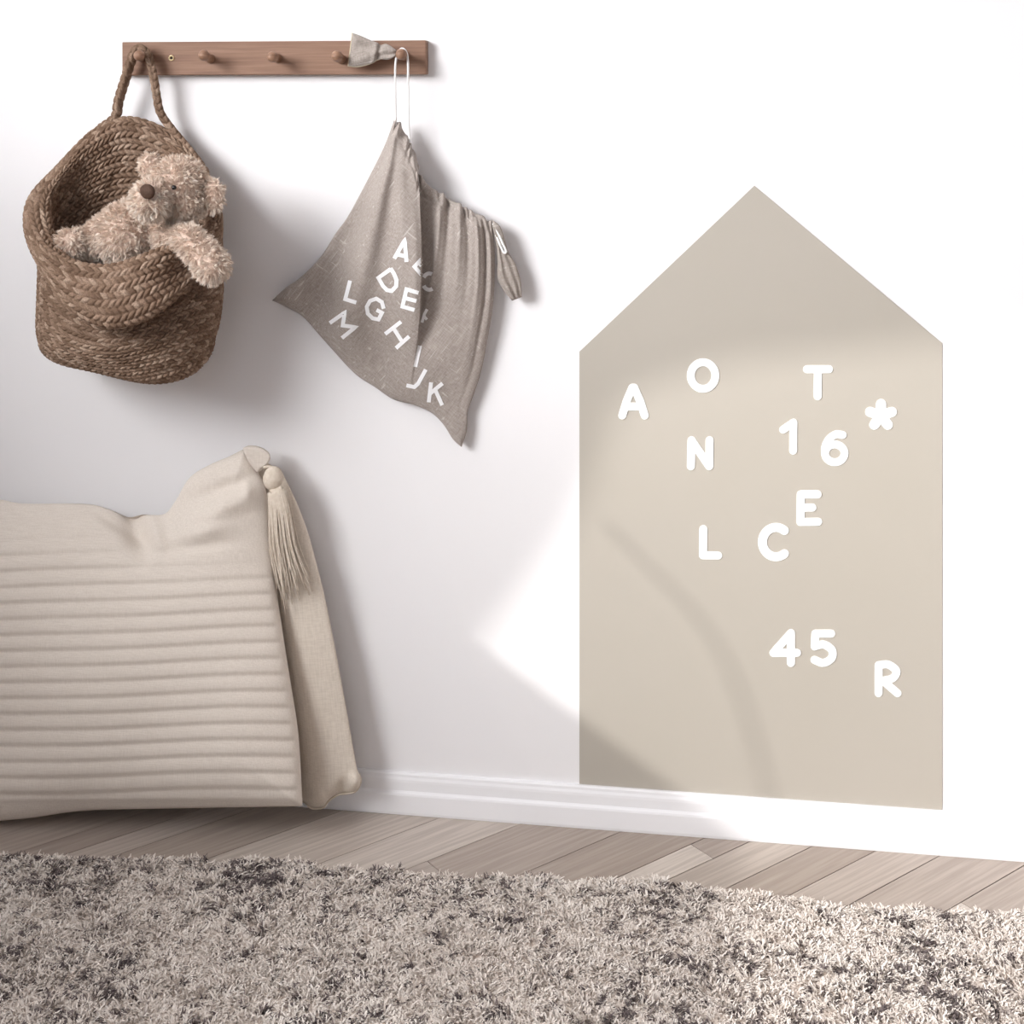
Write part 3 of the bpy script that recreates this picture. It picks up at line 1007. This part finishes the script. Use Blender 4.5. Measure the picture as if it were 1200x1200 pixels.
# white cords up to the peg
cordL = [(464, 150, .034), (463.6, 140, .036), (463.4, 120, .040), (463.2, 95, .042), (463.4, 76, .044), (465.5, 64, .045), (470, 57.2, .045), (475.5, 60, .045), (478, 72, .044), (478.3, 100, .042), (478.8, 130, .038), (479.2, 150, .036), (480, 168, .034)]
cc = spline(np.array([P(*p) for p in cordL]), 120)
finish('drawstring', pydata('drawstring', *tube_vf(cc, 0.0016, 8)), 'cord', bag)
# white loop at the other end of the channel
lp = [(577, 262, .030), (583, 272, .032), (589, 285, .033), (593, 294.5, .034), (590.5, 296, .034), (586, 287, .033), (581, 275, .031)]
cc = spline(np.array([P(*p) for p in lp]), 60)
finish('drawstring_loop', pydata('drawstring_loop', *tube_vf(cc, 0.0017, 8)), 'cord', bag)


def pad(name, top, bot, dmid, thick, mat, parent, ruff=None, nu=60, nv=30):
    """a small stuffed cloth tab between two edge lines (same start and end side)"""
    t = resample(spline(top, 200), nu); b = resample(spline(bot, 200), nu)
    v = np.linspace(0, 1, nv)[:, None, None]
    g = t[None] * (1 - v) + b[None] * v
    Uu = np.linspace(0, 1, nu)[None] * np.ones((nv, 1)); Vv = np.linspace(0, 1, nv)[:, None] * np.ones((1, nu))
    e = np.clip(np.minimum(np.minimum(Uu, 1 - Uu) * 8, np.minimum(Vv, 1 - Vv) * 4), 0, 1)
    r = np.sqrt(e * (2 - e))
    dm = np.interp(Uu, [0, 1], dmid)
    extra = ruff(Uu, Vv) * r if ruff else 0
    f = P(g[..., 0], g[..., 1], dm + thick * r + extra); k = P(g[..., 0], g[..., 1], dm - thick * 0.6 * r)
    n = nu * nv
    me = np_mesh(name, np.concatenate([f.reshape(-1, 3), k.reshape(-1, 3)]), np.concatenate([grid_faces(nv, nu, False, True), grid_faces(nv, nu, False, False, n)]))
    bmx = bmesh.new(); bmx.from_mesh(me); bmesh.ops.remove_doubles(bmx, verts=bmx.verts, dist=1e-6); bmesh.ops.recalc_face_normals(bmx, faces=bmx.faces); bmx.to_mesh(me); bmx.free()
    return finish(name, me, mat, parent), g, dm


tab, g, dm = pad('cord_tab', [(413, 38.5), (423, 42), (435, 47.3), (442, 50), (446, 52.8), (452, 51.3), (458, 54), (465, 59)],
                 [(408, 77.6), (420, 78.3), (434.5, 74.7), (441, 71), (446, 69.6), (453, 70), (458, 69), (464, 65.5)],
                 (0.037, 0.044), 0.006, 'linen_tab', bag,
                 lambda u, v: 0.003 * np.exp(-((u - .52) / .06) ** 2) - 0.003 * np.exp(-((u - .62) / .05) ** 2) + 0.002 * np.sin(v * 9 + u * 6))
tag(tab, 'grey linen end tab of the drawstring')
seam = [P(p[0], p[1], 0.0375) for p in list(np.concatenate([g[:, 0][::-1], g[0, :][:1]]))] 
low = [P(p[0], p[1] - 0.3, d) for p, d in zip(g[-1, ::-1][20:], dm[-1, ::-1][20:])]
hemc = resample(np.array(low + seam[1:]), 60)
finish('hem', pydata('hem', *tube_vf(hemc, 0.0010, 6)), 'hem', tab)
tab2, g, dm = pad('cord_tab', [(577, 257.5), (587, 267), (596, 295), (604, 309), (610, 328), (611.5, 348)],
                  [(576, 262), (581, 285), (583, 305), (583, 325), (590, 340), (600, 352.5)],
                  (0.028, 0.022), 0.006, 'linen_tab', bag, lambda u, v: 0.0022 * np.sin(v * 17 + 2 * u) * u)
tag(tab2, 'frayed linen end tab of the drawstring')

# ------------------------------------------------------------------ floor cushion
ctop = [(-170, 603), (-100, 592), (-40, 586), (0, 585.5), (28, 590), (100, 590.5), (128, 597), (150, 606), (168, 603), (192, 602.5), (205, 588), (222, 560), (245, 545), (268, 535), (286, 526)]
cbot = [(-170, 978), (-100, 972), (-40, 966), (0, 962), (40, 958), (80, 952), (120, 949), (200, 947.5), (280, 946), (354, 945)]
cleft = [(-170, 603), (-182, 700), (-185, 800), (-180, 900), (-170, 978)]
crig = [(286, 526), (299, 546), (309, 566), (314, 590), (319, 640), (324, 690), (332, 745), (342, 810), (350, 870), (354, 945)]
NCU, NCV = 260, 330
cp = coons(ctop, cbot, cleft, crig, NCU, NCV)
# the top line of the cloth rows straightens quickly below the dented edge
cx, cy = cp[..., 0].copy(), cp[..., 1].copy()
U = np.linspace(0, 1, NCU)[None] * np.ones((NCV, 1)); W = np.linspace(0, 1, NCV)[:, None] * np.ones((1, NCU))
e = np.minimum(np.minimum(U * 4, (1 - U) * 6), np.minimum(W * 5, (1 - W) * 6))
e = np.clip(e, 0, 1); rnd = np.sqrt(e * (2 - e))
seamd = np.interp(cy, [520, 600, 700, 850, 945, 980], [0.035, 0.042, 0.066, 0.098, 0.118, 0.128]) 
seamd = seamd + 0.012 * ss(200, -100, cx) * ss(850, 960, cy)
depc = seamd + rnd * 0.030 + 0.022 * np.sin(math.pi * np.clip(W, 0, 1)) * np.sin(math.pi * np.clip(U, 0, 1)) * rnd
# dents and ridges by the top corner
def bmp(x, y, sx, sy, rot=0.0):
    c, s = math.cos(rot), math.sin(rot)
    dx, dy = cx - x, cy - y
    return np.exp(-(((dx * c + dy * s) / sx) ** 2 + ((-dx * s + dy * c) / sy) ** 2))
depc += -0.020 * bmp(163, 622, 16, 30, -0.35) + 0.010 * bmp(182, 628, 9, 26, -0.25) - 0.008 * bmp(140, 618, 40, 7, 0.55)
depc += 0.008 * bmp(262, 596, 40, 12, -0.35) - 0.008 * bmp(262, 572, 36, 9, -0.35) + 0.006 * bmp(240, 622, 34, 9, -0.2) - 0.004 * bmp(235, 640, 40, 7, -0.12)
depc += 0.006 * bmp(290, 575, 8, 10)
# pleats: tucks that overlap downwards
wy = cy - 13.0 * ss(330, -60, cx) * (1 - 0.5 * ss(700, 950, cy)) + 1.2 * np.sin(cx * 0.021 + cy * 0.01)
ph = (wy - 641.0) / 19.0
fr = ph - np.floor(ph)
tuck = np.where(fr < 0.66, np.sin(0.5 * math.pi * np.clip(fr / 0.66, 0, 1)), 0.5 + 0.5 * np.cos(math.pi * (fr - 0.66) / 0.34))
pa = ss(612 + 30 * ss(100, 260, cx), 668 + 36 * ss(60, 260, cx), cy) * (1 - ss(935, 942, cy)) * ss(0.0, 0.02, 1 - U)
depc += 0.0024 * pa * tuck
depc += 0.0015 * np.sin(cx * 0.03 + cy * 0.021) * rnd
VF = P(cx, cy, depc)
# back: from the seam to the wall, sagging to the floor underneath
backd = np.maximum(seamd * (1 - rnd) + (0.020 + 0.004 * np.sin(3 * U)) * rnd, 0.019)
VB = P(cx, cy, seamd)
bx3 = VB.copy()
bx3[..., 1] = -backd
cz = np.clip(bx3[..., 2], 0.002, None)
zmid = 0.22
bx3[..., 2] = cz
bx3[..., 0] = VB[..., 0] - 0.012 * rnd * ss(0.5, 1.0, U)
# lower rows of the back sag down to the boards
bot = ss(0.80, 0.97, W) * (1 - ss(0.985, 1.0, W))
bx3[..., 2] = np.maximum(bx3[..., 2] * (1 - bot * (1 - 0.85 * ss(0.30, 0.62, U))), 0.0015)
bx3[..., 1] = np.where(bot > 0.02, np.minimum(bx3[..., 1], -(0.021 + 0.045 * bot)), bx3[..., 1])
cush = root('floor_cushion', (P(90, 950, .08)[0], -0.08, 0.0), 'large cream floor cushion with horizontal pleats and a corner tassel, leaning on the wall', 'cushion')
n = NCU * NCV
cme = np_mesh('front_panel', np.concatenate([VF.reshape(-1, 3), bx3.reshape(-1, 3)]), np.concatenate([grid_faces(NCV, NCU, False, True), grid_faces(NCV, NCU, False, False, n)]))
bmx = bmesh.new(); bmx.from_mesh(cme); bmesh.ops.remove_doubles(bmx, verts=bmx.verts, dist=1e-5); bmesh.ops.recalc_face_normals(bmx, faces=bmx.faces); bmx.to_mesh(cme); bmx.free()
tag(finish('pleated_cover', cme, 'cushion', cush), 'cream pleated cover')

# plain side panel behind the seam, with a curled lower end
stop_ = [(300, 538), (316, 544), (332, 556)]
sbot = [(352, 938), (360, 944), (366, 947.5), (374, 947.5), (380, 946), (384, 940), (390, 935), (398, 931), (408, 930), (416, 928), (421, 922), (423, 914), (421, 907)]
slef = [(300, 538), (306, 580), (312, 640), (322, 720), (336, 810), (346, 880), (352, 938)]
srig = [(332, 556), (346, 585), (359, 618), (371, 660), (382, 705), (393, 760), (404, 820), (413, 875), (417, 897), (421, 907)]
nu, nv = 60, 150
g = coons(stop_, sbot, slef, srig, nu, nv)
Uu = np.linspace(0, 1, nu)[None] * np.ones((nv, 1)); Vv = np.linspace(0, 1, nv)[:, None] * np.ones((1, nu))
e = np.clip(np.minimum(np.minimum(Uu * 3, (1 - Uu) * 2.2), np.minimum(Vv * 20, (1 - Vv) * 22)), 0, 1); r = np.sqrt(e * (2 - e))
base = np.interp(Vv, [0, .2, .6, 1], [.026, .034, .044, .048])
fd = base + 0.020 * r * ss(0, .25, Vv) + 0.004 * np.sin(Uu * 5 + 1.2) * ss(0.1, 0.3, Vv)
fd += 0.010 * np.exp(-((g[..., 0] - 416) / 8) ** 2 - ((g[..., 1] - 918) / 11) ** 2) - 0.010 * np.exp(-((g[..., 0] - 403) / 6) ** 2 - ((g[..., 1] - 922) / 9) ** 2) + 0.007 * np.exp(-((g[..., 0] - 373) / 10) ** 2 - ((g[..., 1] - 935) / 12) ** 2)
fd -= 0.014 * np.exp(-(Uu / 0.3) ** 2) * ss(0.1, 0.3, Vv)
bd_ = np.maximum(base - 0.016 * r, 0.017)
f3 = P(g[..., 0], g[..., 1], fd); k3 = P(g[..., 0], g[..., 1], bd_)
n = nu * nv
me = np_mesh('side_panel', np.concatenate([f3.reshape(-1, 3), k3.reshape(-1, 3)]), np.concatenate([grid_faces(nv, nu, False, True), grid_faces(nv, nu, False, False, n)]))
bmx = bmesh.new(); bmx.from_mesh(me); bmesh.ops.remove_doubles(bmx, verts=bmx.verts, dist=1e-6); bmesh.ops.recalc_face_normals(bmx, faces=bmx.faces); bmx.to_mesh(me); bmx.free()
tag(finish('side_panel', me, 'cushion_back', cush), 'plain cream side panel')
# piped hem along the curled end
hc2 = [P(x, y, 0.052) for x, y in resample(spline(sbot, 200), 60)[6:]]
finish('hem', pydata('hem', *tube_vf(resample(np.array(hc2), 60), 0.0012, 6)), 'tassel', cush)

# corner flap and tassel
flap, g, dm = pad('corner_flap', [(284.5, 525), (291, 522.3), (300, 522.5), (309, 525.5), (315.5, 531), (317, 537)],
                  [(286, 530), (291, 541), (297, 549), (302, 553.5), (309, 549), (316, 540)], (0.052, 0.046), 0.009, 'cushion', cush)
tas = ellipsoid('tassel_knot', (320, 560.5, 0.062), (12.2, 14.6, 10), 'tassel', cush, Matrix.Rotation(math.radians(12), 4, 'Y'))
nk = P([309, 314, 318, 321], [548, 547, 547.5, 552], 0.058)
finish('tassel_loop', pydata('tassel_loop', *tube_vf(spline(nk, 20), 0.0022, 7)), 'tassel', tas)
col_ = P([317.5, 324, 330.5], [575.5, 574.8, 572.0], 0.067)
finish('tassel_collar', pydata('tassel_collar', *tube_vf(spline(col_, 16), 0.0042, 8)), 'tassel', tas)
g_ = np.random.default_rng(3)
parts = []
for i in range(74):
    u = (i % 37) / 36.0
    lay = i // 37
    x0_, y0_ = 314.5 + 19 * u, 577.5 - 4.5 * u - 2.0 * math.sin(math.pi * u)
    x1_ = 317 + 31 * u + g_.normal() * 1.2
    ln = (0.55 + 0.45 * math.sin(math.pi * (0.15 + 0.62 * (1 - abs(u - 0.42))))) * (0.82 + 0.25 * g_.random())
    y1_ = y0_ + 74 * ln
    x2_ = x1_ + (8 + 9 * u) * ln + g_.normal() * 1.3
    y2_ = y1_ + (44 + 50 * math.exp(-((u - 0.40) / 0.22) ** 2) * g_.random()) * ln
    db = 0.066 + 0.005 * math.sin(math.pi * u) - 0.006 * lay
    pts_ = [P(x0_, y0_, db), P(x0_ + (x1_ - x0_) * .45, y0_ + (y1_ - y0_) * .35, db + .005), P(x1_, y1_, db + 0.002 + g_.normal() * .001), P(x2_, y2_, db + 0.003)]
    parts.append(tube_vf(spline(np.array(pts_), 12), np.linspace(0.00125, 0.0007, 12), 5))
tag(finish('tassel_threads', pydata('tassel_threads', *join(parts)), 'tassel', tas), kind='stuff')

# ------------------------------------------------------------------ shag rug
rg0 = G(6, 1003); rg1 = G(1330, 1070)
RX0, RX1 = rg0[0] - 0.01, 1.32
RYB = -0.95


def back_edge(x):
    """wall-side edge of the rug, slightly wavy (y as a function of x)"""
    ex = [G(px, py + 16)[0] for px, py in ((0, 1000), (330, 1006), (480, 1020), (650, 1028), (760, 1028), (900, 1048), (1000, 1060), (1200, 1068))]
    ey = [G(px, py + 16)[1] for px, py in ((0, 1000), (330, 1006), (480, 1020), (650, 1028), (760, 1028), (900, 1048), (1000, 1060), (1200, 1068))]
    return np.interp(x, ex, ey) + 0.004 * np.sin(x * 37) + 0.003 * np.sin(x * 91 + 1)


rug = root('shag_rug', ((RX0 + RX1) / 2, -0.55, 0.0), 'shaggy cream rug flecked with dark grey on the wooden floor', 'rug')
xs = np.linspace(RX0 + 0.006, RX1, 60)
yb = back_edge(xs) - 0.006
V = [(x, y, 0.0) for x, y in zip(xs, yb)] + [(x, RYB, 0.0) for x in xs] + [(x, y, 0.012) for x, y in zip(xs, yb)] + [(x, RYB, 0.012) for x in xs]
F = []
for i in range(59):
    F += [(120 + i, 180 + i, 181 + i, 121 + i), (i, i + 1, 61 + i, 60 + i), (i, 120 + i, 121 + i, i + 1), (60 + i, 61 + i, 181 + i, 180 + i)]
F += [(0, 60, 180, 120), (59, 179, 239, 119)]
finish('backing', pydata('backing', V, F), 'rugback', rug, False)


def vnoise(x, y, sc, seed):
    g = np.random.default_rng(seed).random((64, 64))
    x = x * sc; y = y * sc
    i = np.floor(x).astype(int); j = np.floor(y).astype(int)
    fx_ = x - i; fy_ = y - j
    fx_ = fx_ * fx_ * (3 - 2 * fx_); fy_ = fy_ * fy_ * (3 - 2 * fy_)
    a = g[i % 64, j % 64]; b = g[(i + 1) % 64, j % 64]; c = g[i % 64, (j + 1) % 64]; d = g[(i + 1) % 64, (j + 1) % 64]
    return (a * (1 - fx_) + b * fx_) * (1 - fy_) + (c * (1 - fx_) + d * fx_) * fy_


g_ = np.random.default_rng(21)
NT = 310000
X = RX0 + (RX1 - RX0) * g_.random(NT)
yy = g_.random(NT) ** 1.2
yb = back_edge(X)
Y = yb + (RYB - yb) * yy
keep = (X > RX0) & (Y < yb)
X, Y = X[keep], Y[keep]
NT = len(X)
# dark flecks: small specks, thicker in scattered patches
patch = vnoise(X, Y, 9.0, 1) * 0.6 + vnoise(X, Y, 21.0, 2) * 0.4
speck = vnoise(X, Y * 1.3, 170.0, 3) * 0.6 + vnoise(X, Y * 1.3, 85.0, 4) * 0.4
strip = ss(0.20, 0.10, back_edge(X) - Y) * ss(0.15, -0.05, X)       # denser flecks along the wall side
dark = ss(0.625, 0.70, speck * 0.78 + patch * 0.30 + 0.035 * strip)
tone = vnoise(X, Y, 6.0, 5)
val = 0.52 + 0.25 * (g_.random(NT) - 0.5) + 0.22 * (tone - 0.5) + 0.22 * (vnoise(X, Y, 70.0, 6) - 0.5)
val = np.clip(val * (1 - dark) + (0.04 + 0.08 * g_.random(NT)) * dark, 0, 1)
hh = 0.0035 + 0.0065 * vnoise(X, Y, 45.0, 7)
cA_ = vnoise(X, Y, 130.0, 8) * 5 * math.pi
lean = 0.0062
tipx = X + np.cos(cA_) * lean + g_.normal(size=NT) * 0.003
tipy = Y + np.sin(cA_) * lean + g_.normal(size=NT) * 0.003
base = np.stack([X, Y, np.full(NT, 0.010)], -1)
tip = np.stack([tipx, tipy, 0.010 + hh * (0.8 + 0.35 * g_.random(NT))], -1)
mid = base * 0.45 + tip * 0.55; mid[:, 2] = base[:, 2] + (tip[:, 2] - base[:, 2]) * 0.8
th = g_.random(NT) * math.pi
side = np.stack([np.cos(th), np.sin(th), np.zeros(NT)], -1) * (0.00112 * (0.7 + 0.6 * g_.random(NT)))[:, None]
V = np.stack([base - side, base + side, mid - side, mid + side, tip - side * 0.5, tip + side * 0.5], 1)
b = (np.arange(NT) * 6)[:, None]
F = np.concatenate([b + np.array([[0, 1, 3, 2]]), b + np.array([[2, 3, 5, 4]])], 0)
pm = np_mesh('pile', V, F)
attr(pm, 'strand', np.repeat(val, 6))
tag(finish('pile', pm, 'pile', rug), kind='stuff')
